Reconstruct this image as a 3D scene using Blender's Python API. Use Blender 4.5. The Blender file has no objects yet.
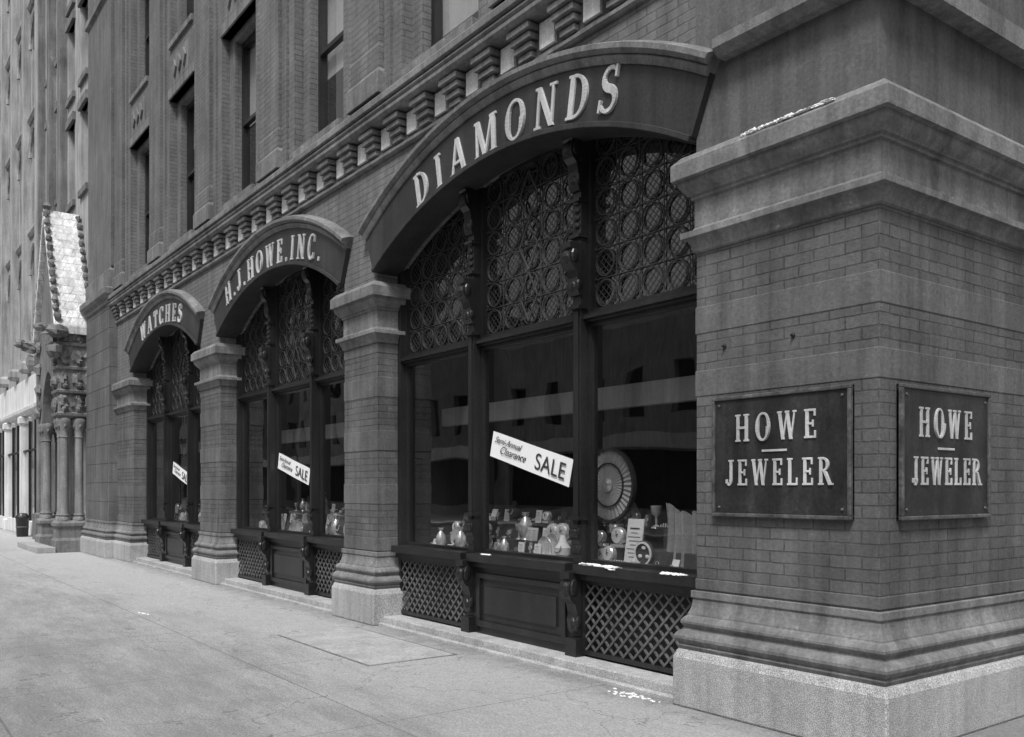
import bpy, math, random, bmesh
from mathutils import Vector, Matrix, noise
random.seed(7)
sc=bpy.context.scene
COL=sc.collection
# ------------------------------------------------------------ materials
def N(nt,t,**k):
    n=nt.nodes.new(t)
    for a,b in k.items(): setattr(n,a,b)
    return n
def base_nodes(name):
    m=bpy.data.materials.new(name); m.use_nodes=True
    nt=m.node_tree; b=nt.nodes['Principled BSDF']
    return m,nt,b
def noise_node(nt,vec,scale,detail=5,rough=.6):
    n=N(nt,'ShaderNodeTexNoise'); n.inputs['Scale'].default_value=scale
    n.inputs['Detail'].default_value=detail; n.inputs['Roughness'].default_value=rough
    nt.links.new(vec,n.inputs['Vector']); return n.outputs['Fac']
def maprange(nt,src,a,b,c,d):
    n=N(nt,'ShaderNodeMapRange'); n.inputs[1].default_value=a;n.inputs[2].default_value=b
    n.inputs[3].default_value=c;n.inputs[4].default_value=d
    nt.links.new(src,n.inputs[0]); return n.outputs[0]
def math2(nt,op,a,b):
    n=N(nt,'ShaderNodeMath',operation=op)
    for i,v in enumerate((a,b)):
        if isinstance(v,(int,float)): n.inputs[i].default_value=v
        else: nt.links.new(v,n.inputs[i])
    return n.outputs[0]
def scaled(nt,vec,s):
    n=N(nt,'ShaderNodeVectorMath',operation='MULTIPLY'); n.inputs[1].default_value=s
    nt.links.new(vec,n.inputs[0]); return n.outputs[0]
def surf(name,base,var=.35,scale=1.2,rough=.85,bump=.25,bscale=35,streak=.25,speck=0,metal=0,spec=.3,brick=None,mortar=.7,bv=.1,stain=0):
    m,nt,b=base_nodes(name)
    pos=N(nt,'ShaderNodeNewGeometry').outputs['Position']
    big=maprange(nt,noise_node(nt,pos,scale),.3,.7,1-var,1+var)
    fine=maprange(nt,noise_node(nt,pos,bscale,4,.7),.3,.7,1-var*.9,1+var*.9)
    st=maprange(nt,noise_node(nt,scaled(nt,pos,(7,7,.6)),1,4),.35,.7,1+streak*.4,1-streak)
    v=math2(nt,'MULTIPLY',math2(nt,'MULTIPLY',big,fine),st)
    v=math2(nt,'MULTIPLY',v,base)
    if stain:
        v=math2(nt,'MULTIPLY',v,maprange(nt,noise_node(nt,scaled(nt,pos,(1.6,1.6,3.2)),1.7,10,.78),.56,.70,1,1+stain))
        v=math2(nt,'MULTIPLY',v,maprange(nt,noise_node(nt,scaled(nt,pos,(1,1,.5)),2.6,9,.75),.53,.70,1,1-stain*.7))
        v=math2(nt,'MULTIPLY',v,maprange(nt,noise_node(nt,scaled(nt,pos,(3,3,9)),5,5,.7),.64,.71,1,1+stain*1.8))
    hgt=math2(nt,'MULTIPLY',noise_node(nt,pos,bscale,6,.65),bump)
    if speck:
        sp=maprange(nt,noise_node(nt,pos,160,2,.5),.42,.62,1-speck,1+speck)
        v=math2(nt,'MULTIPLY',v,sp)
    if brick:
        bw,bh,ms=brick
        s=N(nt,'ShaderNodeSeparateXYZ'); nt.links.new(pos,s.inputs[0])
        c=N(nt,'ShaderNodeCombineXYZ')
        wob=math2(nt,'MULTIPLY',noise_node(nt,pos,9,3),.012)
        nt.links.new(math2(nt,'ADD',math2(nt,'ADD',s.outputs[0],s.outputs[1]),wob),c.inputs[0])
        nt.links.new(math2(nt,'ADD',s.outputs[2],wob),c.inputs[1])
        t=N(nt,'ShaderNodeTexBrick'); nt.links.new(c.outputs[0],t.inputs['Vector'])
        t.inputs['Scale'].default_value=1; t.inputs['Brick Width'].default_value=bw
        t.inputs['Row Height'].default_value=bh; t.inputs['Mortar Size'].default_value=ms
        t.inputs['Mortar Smooth'].default_value=.4; t.inputs['Bias'].default_value=0
        t.inputs['Color1'].default_value=(1-bv,)*3+(1,); t.inputs['Color2'].default_value=(1+bv,)*3+(1,)
        t.inputs['Mortar'].default_value=(mortar,)*3+(1,)
        bwv=N(nt,'ShaderNodeRGBToBW'); nt.links.new(t.outputs['Color'],bwv.inputs[0])
        mx=N(nt,'ShaderNodeMix'); mx.data_type='FLOAT'
        nt.links.new(maprange(nt,noise_node(nt,pos,2.2,5,.7),.38,.58,.2,1),mx.inputs[0]); mx.inputs[2].default_value=1.0; nt.links.new(bwv.outputs[0],mx.inputs[3])
        v=math2(nt,'MULTIPLY',v,mx.outputs[0])
        hgt=math2(nt,'SUBTRACT',hgt,math2(nt,'MULTIPLY',t.outputs['Fac'],maprange(nt,noise_node(nt,pos,3,4),.35,.65,.15,.65)))
    cc=N(nt,'ShaderNodeCombineColor')
    for i in range(3): nt.links.new(v,cc.inputs[i])
    nt.links.new(cc.outputs[0],b.inputs['Base Color'])
    b.inputs['Roughness'].default_value=rough; b.inputs['Metallic'].default_value=metal
    b.inputs['Specular IOR Level'].default_value=spec
    bp=N(nt,'ShaderNodeBump'); bp.inputs['Distance'].default_value=.014; bp.inputs['Strength'].default_value=.9
    nt.links.new(hgt,bp.inputs['Height']); nt.links.new(bp.outputs[0],b.inputs['Normal'])
    return m
M={}
M['brick']=surf('brickwork',.112,var=.22,brick=(.23,.079,.006),mortar=.55,streak=.28,bv=.16,stain=.42,bump=.4)
M['brick2']=surf('upper_brickwork',.16,var=.18,brick=(.22,.075,.007),mortar=.58,streak=.28,bv=.09,stain=.2)
M['stone']=surf('brownstone',.125,var=.22,bump=.35,streak=.35,stain=.4)
M['stone2']=surf('brownstone_trim',.185,var=.26,bump=.35,streak=.38,stain=.5)
M['pale']=surf('pale_limestone',.36,var=.2,streak=.4)
M['terra']=surf('terracotta_panel',.75,var=.25,streak=.2)
M['granite']=surf('granite',.40,var=.18,speck=.45,bump=.35,streak=.2,stain=.15)
M['iron']=surf('black_painted_iron',.016,var=.4,rough=.38,bump=.08,spec=.5,streak=.3)
M['band']=surf('dark_sign_band',.038,var=.3,rough=.5,bump=.08,spec=.4,streak=.35)
M['lattice']=surf('lattice_iron',.10,var=.35,rough=.5,bump=.1)
M['lead']=surf('leaded_tracery',.055,var=.35,rough=.45,bump=.05)
M['letter']=surf('letter_paint',.50,var=.16,rough=.55,bump=.04,streak=.25)
M['plate']=surf('sign_plate',.028,var=.4,scale=5,rough=.42,bump=.06,spec=.5,streak=.5,stain=.5)
M['frame']=surf('worn_sign_frame',.09,var=.5,scale=9,rough=.42,bump=.06,spec=.5,streak=.3)
M['paper']=surf('white_paper',.8,var=.03,bump=.01,streak=.02)
M['ink']=surf('ink',.04,var=.1,bump=.01,streak=0)
M['silver']=surf('silverware',.8,var=.1,rough=.22,bump=.01,metal=.5,streak=0)
M['cloth']=surf('display_cloth',.45,var=.15,bump=.05,streak=0)
M['drape']=surf('drape_fabric',.30,var=.2,bump=.05,streak=0)
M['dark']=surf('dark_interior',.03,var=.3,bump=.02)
M['velvet']=surf('dark_velvet',.06,var=.3,bump=.05)
M['pale_interior']=surf('pale_interior_paint',.38,var=.1,bump=.01)
M['blind']=surf('window_blind',.55,var=.1,bump=.01,streak=.1)
M['snow']=surf('snow',.8,var=.08,scale=10,bump=.3,bscale=20,streak=0)
M['asphalt']=surf('asphalt',.06,var=.3,speck=.3,streak=0)
M['white']=surf('road_paint',.6,var=.3,streak=0)
M['slab']=surf('hatch_slab',.36,var=.2,scale=3,bscale=25,streak=0,speck=.2)
M['shop']=surf('pale_shopfront',.70,var=.1,streak=.3,bump=.05)
M['roofstone']=surf('pale_roof_slates',.66,var=.3,scale=4,streak=.3,bump=.3,brick=(.3,.22,.012),mortar=.6)
M['far']=surf('opposite_masonry',.26,var=.2,streak=.3)
def glassmat(name,lo,hi,tint,wave=.25):
    m=bpy.data.materials.new(name); m.use_nodes=True; nt=m.node_tree; nt.nodes.clear()
    o=N(nt,'ShaderNodeOutputMaterial'); mx=N(nt,'ShaderNodeMixShader'); t=N(nt,'ShaderNodeBsdfTransparent'); g=N(nt,'ShaderNodeBsdfGlossy')
    t.inputs[0].default_value=(tint,tint,tint,1); g.inputs['Color'].default_value=(.9,.9,.9,1); g.inputs['Roughness'].default_value=.012
    lw=N(nt,'ShaderNodeLayerWeight'); f=math2(nt,'POWER',lw.outputs['Facing'],3.2)
    lw.inputs[0].default_value=.5
    f=maprange(nt,f,0,1,lo,hi)
    pos=N(nt,'ShaderNodeNewGeometry').outputs['Position']
    bp=N(nt,'ShaderNodeBump'); bp.inputs['Strength'].default_value=wave; bp.inputs['Distance'].default_value=.01
    nt.links.new(noise_node(nt,pos,1.3,1),bp.inputs['Height']); nt.links.new(bp.outputs[0],g.inputs['Normal'])
    nt.links.new(f,mx.inputs[0]); nt.links.new(t.outputs[0],mx.inputs[1]); nt.links.new(g.outputs[0],mx.inputs[2]); nt.links.new(mx.outputs[0],o.inputs[0])
    return m
M['glass']=glassmat('plate_glass',.17,.9,.85,.35)
M['dglass']=glassmat('leaded_glass',.18,.6,.25,.9)
def pavement():
    m,nt,b=base_nodes('pavement')
    pos=N(nt,'ShaderNodeNewGeometry').outputs['Position']
    s=N(nt,'ShaderNodeSeparateXYZ'); nt.links.new(pos,s.inputs[0])
    n1=noise_node(nt,scaled(nt,pos,(.3,1.0,1)),1.6,14,.86)
    n2=noise_node(nt,pos,12,10,.85); n3=noise_node(nt,pos,110,4,.7)
    n4=noise_node(nt,scaled(nt,pos,(1,1.6,1)),34,6,.8)
    yb=maprange(nt,s.outputs[1],-2.4,-1.0,.05,-.08)
    xb=maprange(nt,s.outputs[0],-18,-8,-.07,0)
    w=math2(nt,'ADD',math2(nt,'ADD',math2(nt,'ADD',n1,yb),xb),math2(nt,'MULTIPLY',math2(nt,'SUBTRACT',n2,.5),.7))
    wet=maprange(nt,w,.45,.62,0,1)
    t=N(nt,'ShaderNodeTexBrick'); nt.links.new(pos,t.inputs['Vector']); t.offset=0
    t.inputs['Scale'].default_value=1; t.inputs['Brick Width'].default_value=2.4;t.inputs['Row Height'].default_value=2.1;t.inputs['Mortar Size'].default_value=.009
    base=maprange(nt,wet,0,1,.46,.30)
    v=math2(nt,'MULTIPLY',base,maprange(nt,n2,.3,.7,.72,1.28))
    v=math2(nt,'MULTIPLY',v,maprange(nt,n3,.3,.7,.62,1.38))
    v=math2(nt,'MULTIPLY',v,maprange(nt,n4,.3,.7,.62,1.38))
    v=math2(nt,'MULTIPLY',v,maprange(nt,t.outputs['Fac'],0,1,1,.72))
    v=math2(nt,'MULTIPLY',v,maprange(nt,noise_node(nt,scaled(nt,pos,(1,3.6,1)),2.6,12,.85),.56,.66,1,1.3))
    v=math2(nt,'MULTIPLY',v,maprange(nt,noise_node(nt,pos,16,5,.7),.61,.69,1,.6))
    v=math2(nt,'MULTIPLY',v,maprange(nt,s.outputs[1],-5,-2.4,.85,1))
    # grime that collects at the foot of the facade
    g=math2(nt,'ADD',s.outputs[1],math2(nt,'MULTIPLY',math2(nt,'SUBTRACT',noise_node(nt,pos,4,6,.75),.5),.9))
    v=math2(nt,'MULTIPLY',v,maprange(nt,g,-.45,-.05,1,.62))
    # hairline cracks
    vo=N(nt,'ShaderNodeTexVoronoi'); vo.feature='DISTANCE_TO_EDGE'; vo.inputs['Scale'].default_value=.55
    dv=N(nt,'ShaderNodeVectorMath',operation='ADD'); nz=N(nt,'ShaderNodeTexNoise'); nz.inputs['Scale'].default_value=2.5; nz.inputs['Detail'].default_value=6
    nt.links.new(pos,nz.inputs['Vector']); nt.links.new(pos,dv.inputs[0]); nt.links.new(nz.outputs['Color'],dv.inputs[1]); nt.links.new(dv.outputs[0],vo.inputs['Vector'])
    v=math2(nt,'MULTIPLY',v,maprange(nt,vo.outputs['Distance'],0,.006,.55,1))
    cc=N(nt,'ShaderNodeCombineColor')
    for i in range(3): nt.links.new(v,cc.inputs[i])
    nt.links.new(cc.outputs[0],b.inputs['Base Color'])
    nt.links.new(maprange(nt,wet,0,1,.9,.6),b.inputs['Roughness']); b.inputs['Specular IOR Level'].default_value=.25
    bp=N(nt,'ShaderNodeBump'); bp.inputs['Distance'].default_value=.016; bp.inputs['Strength'].default_value=.9
    h=math2(nt,'SUBTRACT',math2(nt,'ADD',math2(nt,'ADD',n3,n2),n4),t.outputs['Fac'])
    nt.links.new(h,bp.inputs['Height']); nt.links.new(bp.outputs[0],b.inputs['Normal'])
    return m
M['pave']=pavement()
# ------------------------------------------------------------ mesh builder
def empty(name):
    e=bpy.data.objects.new(name,None); COL.objects.link(e); return e
class B:
    def __init__(s): s.v=[];s.f=[]
    def add(s,vs,fs):
        o=len(s.v); s.v+= [tuple(v) for v in vs]; s.f+=[tuple(i+o for i in f) for f in fs]; return s
    def box(s,x0,x1,y0,y1,z0,z1):
        return s.add([(x0,y0,z0),(x1,y0,z0),(x1,y1,z0),(x0,y1,z0),(x0,y0,z1),(x1,y0,z1),(x1,y1,z1),(x0,y1,z1)],
         [(0,3,2,1),(4,5,6,7),(0,1,5,4),(1,2,6,5),(2,3,7,6),(3,0,4,7)])
    def prism(s,pts,o,r,u,n,d0,d1):
        o,r,u,n=map(Vector,(o,r,u,n)); k=len(pts)
        vs=[o+r*a+u*b+n*d0 for a,b in pts]+[o+r*a+u*b+n*d1 for a,b in pts]
        return s.add(vs,[tuple(range(k)),tuple(range(2*k-1,k-1,-1))]+[(i,(i+1)%k,k+(i+1)%k,k+i) for i in range(k)])
    def loft(s,x0,x1,y0,y1,prof):
        vs=[];fs=[]
        for z,o in prof: vs+=[(x0-o,y0-o,z),(x1+o,y0-o,z),(x1+o,y1+o,z),(x0-o,y1+o,z)]
        for k in range(len(prof)-1):
            for i in range(4):
                a=k*4+i;b=k*4+(i+1)%4; fs.append((a,b,b+4,a+4))
        fs.append((3,2,1,0)); t=(len(prof)-1)*4; fs.append((t,t+1,t+2,t+3))
        return s.add(vs,fs)
    def strip(s,xs,lo,hi,y0,y1):
        k=len(xs);vs=[]
        for x,a,b in zip(xs,lo,hi): vs+=[(x,y0,a),(x,y0,b),(x,y1,b),(x,y1,a)]
        fs=[(0,1,2,3),((k-1)*4+3,(k-1)*4+2,(k-1)*4+1,(k-1)*4)]
        for i in range(k-1):
            for j in range(4):
                a=i*4+j;b=i*4+(j+1)%4; fs.append((a,a+4,b+4,b))
        return s.add(vs,fs)
    def sweep(s,path,prof):
        p=len(prof);vs=[];fs=[]
        for x,z,nx,nz in path:
            for r,y in prof: vs.append((x+nx*r,y,z+nz*r))
        for i in range(len(path)-1):
            for j in range(p):
                a=i*p+j;b=i*p+(j+1)%p; fs.append((a,a+p,b+p,b))
        fs.append(tuple(range(p))); fs.append(tuple(range((len(path)-1)*p+p-1,(len(path)-1)*p-1,-1)))
        return s.add(vs,fs)
    def lathe(s,c,prof,n=18,ax='z'):
        vs=[];fs=[]
        for r,h in prof:
            for i in range(n):
                a=2*math.pi*i/n
                if ax=='z': vs.append((c[0]+r*math.cos(a),c[1]+r*math.sin(a),c[2]+h))
                else: vs.append((c[0]+r*math.cos(a),c[1]-h,c[2]+r*math.sin(a)))
        for k in range(len(prof)-1):
            for i in range(n):
                a=k*n+i;b=k*n+(i+1)%n; fs.append((a,b,b+n,a+n))
        fs.append(tuple(range(n-1,-1,-1))); t=(len(prof)-1)*n; fs.append(tuple(range(t,t+n)))
        return s.add(vs,fs)
    def ring(s,x,z,r,w,y0,y1,n=22,r2=None):
        vs=[];fs=[]; r2=r2 or r
        for i in range(n):
            a=2*math.pi*i/n;c,q=math.cos(a),math.sin(a)
            vs+=[(x+(r-w)*c,y0,z+(r2-w)*q),(x+r*c,y0,z+r2*q),(x+r*c,y1,z+r2*q),(x+(r-w)*c,y1,z+(r2-w)*q)]
        for i in range(n):
            j=(i+1)%n
            for k in range(4): fs.append((i*4+k,j*4+k,j*4+(k+1)%4,i*4+(k+1)%4))
        return s.add(vs,fs)
    def bar(s,x0,z0,x1,z1,w,y0,y1):
        d=Vector((x1-x0,z1-z0))
        if d.length<1e-4: return s
        d.normalize(); nx,nz=-d.y*w/2,d.x*w/2
        return s.prism([(x0+nx,z0+nz),(x0-nx,z0-nz),(x1-nx,z1-nz),(x1+nx,z1+nz)],(0,0,0),(1,0,0),(0,0,1),(0,1,0),y0,y1)
    def ball(s,c,rx,ry,rz,n=10,jit=0):
        vs=[];fs=[];m=n//2+1
        for k in range(m+1):
            t=math.pi*k/m
            for i in range(n):
                a=2*math.pi*i/n
                j=1+jit*(noise.noise(Vector((c[0]*9+3*math.cos(a)*math.sin(t),c[1]*9+3*math.sin(a)*math.sin(t),c[2]*9+3*math.cos(t)))))
                vs.append((c[0]+rx*j*math.sin(t)*math.cos(a),c[1]+ry*j*math.sin(t)*math.sin(a),c[2]+rz*j*math.cos(t)))
        for k in range(m):
            for i in range(n): fs.append((k*n+i,(k+1)*n+i,(k+1)*n+(i+1)%n,k*n+(i+1)%n))
        return s.add(vs,fs)
    def gridwall(s,x0,x1,z0,z1,ops,y0,y1,axis='x'):
        xs=sorted(set([x0,x1]+[o[0] for o in ops]+[o[1] for o in ops])); zs=sorted(set([z0,z1]+[o[2] for o in ops]+[o[3] for o in ops]))
        def void(i,j):
            if i<0 or j<0 or i>=len(xs)-1 or j>=len(zs)-1: return None
            cx=(xs[i]+xs[i+1])/2;cz=(zs[j]+zs[j+1])/2
            return any(o[0]<cx<o[1] and o[2]<cz<o[3] for o in ops)
        P=(lambda x,y,z:(x,y,z)) if axis=='x' else (lambda x,y,z:(-y,x,z))
        for i in range(len(xs)-1):
            for j in range(len(zs)-1):
                if void(i,j): continue
                a,b,c,d=xs[i],xs[i+1],zs[j],zs[j+1]
                s.add([P(a,y0,c),P(b,y0,c),P(b,y0,d),P(a,y0,d)],[(0,1,2,3)])
                for (di,dj,q) in ((-1,0,((a,c),(a,d))),(1,0,((b,c),(b,d))),(0,-1,((a,c),(b,c))),(0,1,((a,d),(b,d)))):
                    if void(i+di,j+dj) is not False:
                        (p,r),(t,u)=q
                        s.add([P(p,y0,r),P(t,y0,u),P(t,y1,u),P(p,y1,r)],[(0,1,2,3)])
        return s
    def done(s,name,mat,parent=None,bevel=0,smooth=False):
        me=bpy.data.meshes.new(name); me.from_pydata(s.v,[],s.f); me.validate()
        bm=bmesh.new(); bm.from_mesh(me); bmesh.ops.recalc_face_normals(bm,faces=bm.faces); bm.to_mesh(me); bm.free()
        me.materials.append(M[mat])
        if smooth:
            for p in me.polygons: p.use_smooth=True
        o=bpy.data.objects.new(name,me); COL.objects.link(o)
        if smooth: me.set_sharp_from_angle(angle=math.radians(40))
        if parent: o.parent=parent
        if bevel:
            b=o.modifiers.new('b','BEVEL'); b.width=bevel; b.segments=2; b.limit_method='ANGLE'; b.angle_limit=math.radians(40)
        return o
# ------------------------------------------------------------ serif letters
def rect(a,b,c,d): return [(a,c),(b,c),(b,d),(a,d)]
TK=.19; TN=.08
def dia(x0,y0,x1,y1,w): return [(x0-w/2,y0),(x0+w/2,y0),(x1+w/2,y1),(x1-w/2,y1)]
def stem(x,w=TK,lo=1,hi=1,y0=0,y1=1):
    r=[rect(x-w/2,x+w/2,y0,y1)]
    if lo: r.append(rect(x-w/2-.07,x+w/2+.07,0,.07))
    if hi: r.append(rect(x-w/2-.07,x+w/2+.07,.93,1))
    return r
def arc(cx,cy,rx,ry,a0,a1,tw,tn,n=18):
    out=[];pr=None
    for i in range(n+1):
        a=math.radians(a0+(a1-a0)*i/n); c,s=math.cos(a),math.sin(a)
        w=tn+(tw-tn)*abs(c)**1.3
        p=((cx+rx*c,cy+ry*s),(cx+(rx-w)*c,cy+(ry-tn)*s))
        if pr: out.append([pr[0],p[0],p[1],pr[1]])
        pr=p
    return out
def poly(pts,ws):
    out=[];pr=None
    for i,p in enumerate(pts):
        a=Vector(pts[max(0,i-1)]);b=Vector(pts[min(len(pts)-1,i+1)]);d=(b-a).normalized();n=Vector((-d.y,d.x))*ws[i]/2
        q=(tuple(Vector(p)+n),tuple(Vector(p)-n))
        if pr: out.append([pr[0],q[0],q[1],pr[1]])
        pr=q
    return out
def glyph(c):
    if c=='I': return stem(.18),.38
    if c=='H': return stem(.18)+stem(.74)+[rect(.18,.74,.46,.55)],.94
    if c=='D': return stem(.18)+arc(.28,.5,.54,.5,-90,90,.2,TN),.86
    if c=='O': return arc(.45,.5,.45,.52,0,360,.2,TN,30),.90
    if c=='C': return arc(.44,.5,.44,.52,48,312,.2,TN,24)+[rect(.69,.76,.7,.98),rect(.69,.76,.04,.28)],.82
    if c=='S':
        pts=[];ws=[]
        for i in range(29):
            t=i/28
            if t<.5:
                a=math.radians(30+(270-30)*t*2); pts.append((.33+.24*math.cos(a),.745+.22*math.sin(a)))
            else:
                a=math.radians(90-(240)*(t-.5)*2); pts.append((.33+.265*math.cos(a),.27+.245*math.sin(a)))
            ws.append(.09+.11*math.exp(-((t-.5)/.17)**2))
        return poly(pts,ws)+[rect(.51,.58,.74,1),rect(.04,.11,0,.28)],.66
    if c=='A': return [dia(.12,0,.44,1,.09),dia(.78,0,.48,1,.19),rect(.2,.66,.28,.36),rect(.02,.26,0,.07),rect(.62,.94,0,.07)],.94
    if c=='M': return stem(.13,.09)+stem(.98,.19)+[dia(.17,1,.54,.02,.19),dia(.56,.02,.92,1,.09)],1.14
    if c=='N': return [rect(.1,.19,0,1),rect(.01,.29,0,.07),rect(0,.15,.93,1),rect(.72,.81,0,1),rect(.62,.92,.93,1),dia(.14,1,.76,0,.2)],.92
    if c=='W': return [dia(.14,1,.36,0,.18),dia(.36,0,.60,.95,.08),dia(.60,1,.84,0,.18),dia(.84,0,1.06,1,.08),rect(.02,.28,.93,1),rect(.49,.73,.93,1),rect(.96,1.16,.93,1)],1.18
    if c=='E': return stem(.18)+[rect(.18,.67,0,.08),rect(.18,.65,.92,1),rect(.18,.54,.46,.54),rect(.60,.68,0,.26),rect(.58,.66,.75,1),rect(.48,.55,.38,.62)],.72
    if c=='L': return stem(.18)+[rect(.18,.67,0,.08),rect(.60,.68,0,.28)],.70
    if c=='T': return stem(.40,TK,1,0)+[rect(.03,.77,.92,1),rect(.03,.1,.72,1),rect(.70,.77,.72,1)],.80
    if c=='J': return [rect(.26,.45,.2,1),rect(.17,.54,.93,1)]+arc(.22,.22,.23,.24,-150,0,.19,TN,10)+[rect(.0,.12,.08,.24)],.56
    if c=='R': return stem(.18)+arc(.26,.74,.44,.26,-90,90,.19,TN,12)+[dia(.44,.5,.78,0,.19),rect(.66,.94,0,.07)],.92
    if c=='.': return [rect(.02,.18,0,.16)],.22
    if c==',': return [rect(.02,.18,0,.16),[(.06,-.14),(.18,0),(.10,0),(.02,-.1)]],.22
    return [],.4
def put_letter(b,c,o,r,u,n,h,depth,xs=1.0):
    g,w=glyph(c)
    for i,p in enumerate(g):
        b.prism([(a*h*xs,q*h) for a,q in p],o,r,u,n,-.005,depth+.0004*i)
def text_line(b,s,o,r,u,n,h,width,depth=.03,gap=.16):
    tot=sum(glyph(c)[1]+gap for c in s)-gap; xs=width/(tot*h); x=0; r=Vector(r);o=Vector(o)
    for c in s:
        put_letter(b,c,o+r*(x*h*xs-width/2),r,u,n,h,depth,xs); x+=glyph(c)[1]+gap
def text_arc(b,s,xc,zpeak,R,y,h,width,depth=.018,gap=.46):
    tot=sum(glyph(c)[1]+gap for c in s)-gap; k=width/tot; xs=min(1.12,k/h*1.0); x=0
    for c in s:
        w=glyph(c)[1]; a=((x+w/2)*k-width/2)/R
        r=Vector((math.cos(a),0,-math.sin(a))); u=Vector((math.sin(a),0,math.cos(a)))
        ctr=Vector((xc+R*math.sin(a),y,zpeak-R+R*math.cos(a)))
        put_letter(b,c,ctr-r*(w*h*xs/2)-u*h/2,r,u,(0,-1,0),h,depth,xs); x+=w+gap
# ------------------------------------------------------------ main building
BLD=empty('jewelry_store_building')
def roll(z0,z1,o0,o1,n=5,kind='torus'):
    out=[]
    for i in range(n+1):
        t=i/n
        if kind=='torus': o=o0+(o1-o0)*math.sin(math.pi*t)
        elif kind=='cove': o=o0+(o1-o0)*(1-math.cos(t*math.pi/2))
        else: o=o0+(o1-o0)*math.sin(t*math.pi/2)
        out.append((z0+(z1-z0)*t,o))
    return out
BASE=[(.42,.085)]+[(.45,.10)]+roll(.46,.56,.085,.12)+[(.565,.06)]+roll(.58,.66,.06,.085)+[(.67,.045)]+roll(.68,.78,.045,.02,4,'q')+[(.79,.015),(.80,.03),(.85,.03),(.85,.0)]
CAP=[(3.34,0),(3.35,.02)]+roll(3.36,3.44,.02,.055,4,'cove')+[(3.445,.085),(3.49,.085),(3.50,.03),(3.53,.01),(3.73,.01),(3.735,.03),(3.76,.03),(3.765,.05)]+roll(3.77,3.86,.05,.10,5,'q')+[(3.87,.10),(3.875,.135),(3.99,.135),(4.05,.08),(4.05,0)]
PLINTH=[(0,.125),(.36,.125),(.42,.10),(.42,0)]
def pier(x0,x1,y0,y1,corner=False):
    B().loft(x0,x1,y0,y1,PLINTH).done('pier_plinth','granite',BLD,.015)
    B().loft(x0,x1,y0,y1,BASE).done('pier_base','stone2',BLD,.004)
    B().loft(x0,x1,y0,y1,CAP).done('pier_capital','stone2',BLD,.004)
    B().loft(x0,x1,y0,y1,[(.85,0),(3.34,0)]).done('pier_brickwork','brick',BLD,.006)
    bands=((2.28,2.47),(2.74,2.94),(.86,.94)) if corner else ((.86,1.02),(1.42,1.66),(2.06,2.30),(2.7,2.94),(3.22,3.33))
    for a,b_ in bands:
        B().loft(x0,x1,y0,y1,[(a,.002),(a+.006,.005),(b_-.006,.005),(b_,.002)]).done('stone_course','stone',BLD)
PIERS=[(-7.34,-6.46),(-13.12,-12.05),(-19.27,-17.8)]
pier(-1.47,0,0,2.3,True)
for a,b_ in PIERS: pier(a,b_,0,.45)
BAYS=[(-6.46,-1.47),(-12.05,-7.34),(-17.8,-13.12)]
def arch(x,xc,hw,zs,rise):
    R=(hw*hw+rise*rise)/(2*rise); return zs+math.sqrt(max(0,R*R-(x-xc)**2))-(R-rise)
def lin(a,b,n): return [a+(b-a)*i/n for i in range(n+1)]
wb=B()
ZT=5.52; IR=.66
for a,b_ in PIERS: wb.box(a,b_,0,.36,4.05,ZT)
for a,b_ in BAYS:
    xc=(a+b_)/2;hw=(b_-a)/2; xs=lin(a,b_,36); wb.strip(xs,[arch(x,xc,hw,4.18,IR) for x in xs],[ZT]*37,0,.36)
wb.done('spandrel_wall','brick2',BLD)
B().loft(-1.47,0,0,2.3,[(4.05,.0),(4.72,.0),(4.725,.004),(ZT,.004)]).done('corner_spandrel_stone','stone',BLD)
LET=[('DIAMONDS',3.26,.37,.12),('H.J.HOWE,INC.',3.75,.335,-.05),('WATCHES',2.95,.34,0)]
for (a,b_),(txt,w,h,sh) in zip(BAYS,LET):
    xc=(a+b_)/2;hw=(b_-a)/2
    n=40; pin=[];pout=[]
    for i in range(n+1):
        t=-1+2*i/n
        xi=xc+t*hw; zi=arch(xi,xc,hw,4.18,IR)
        xo=xc+t*(hw+.18); zo=arch(xo,xc,hw+.18,4.60,.75)
        pin.append((xi,zi));pout.append((xo,zo))
    def bandsolid(f0,f1,y0,y1,name,mat,bev=0):
        q=B();vs=[]
        for (xi,zi),(xo,zo) in zip(pin,pout):
            A=(xi+(xo-xi)*f0,zi+(zo-zi)*f0);C=(xi+(xo-xi)*f1,zi+(zo-zi)*f1)
            vs+=[(A[0],y0,A[1]),(C[0],y0,C[1]),(C[0],y1,C[1]),(A[0],y1,A[1])]
        k=n+1;fs=[(0,1,2,3),((k-1)*4+3,(k-1)*4+2,(k-1)*4+1,(k-1)*4)]
        for i in range(k-1):
            for j in range(4):
                p=i*4+j;r=i*4+(j+1)%4; fs.append((p,p+4,r+4,r))
        q.add(vs,fs); q.done(name,mat,BLD,bev)
    bandsolid(-.02,1.0,-.06,.30,'arch_sign_band','band')
    bandsolid(-.06,.04,-.085,.28,'arch_inner_bead','band',.006)
    path=[]
    for i,(x,z) in enumerate(pout):
        p0=Vector(pout[max(0,i-1)]);p1=Vector(pout[min(n,i+1)]);d=(p1-p0).normalized(); path.append((x,z,-d.y,d.x))
    B().sweep(path,[(-.03,.02),(-.03,-.08),(0,-.10),(.022,-.11),(.04,-.095),(.045,-.125),(.07,-.15),(.11,-.15),(.13,-.11),(.15,-.05),(.15,.02)]).done('arch_hood_mould','stone2',BLD,0,True)
    sg=B(); text_arc(sg,txt,xc+sh,5.03,6.4,-.06,h,w)
    sg.done('watches_sign' if 'W'==txt[0] else ('diamonds_sign' if txt[0]=='D' else 'store_name_sign'),'letter',None,.003)
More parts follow.
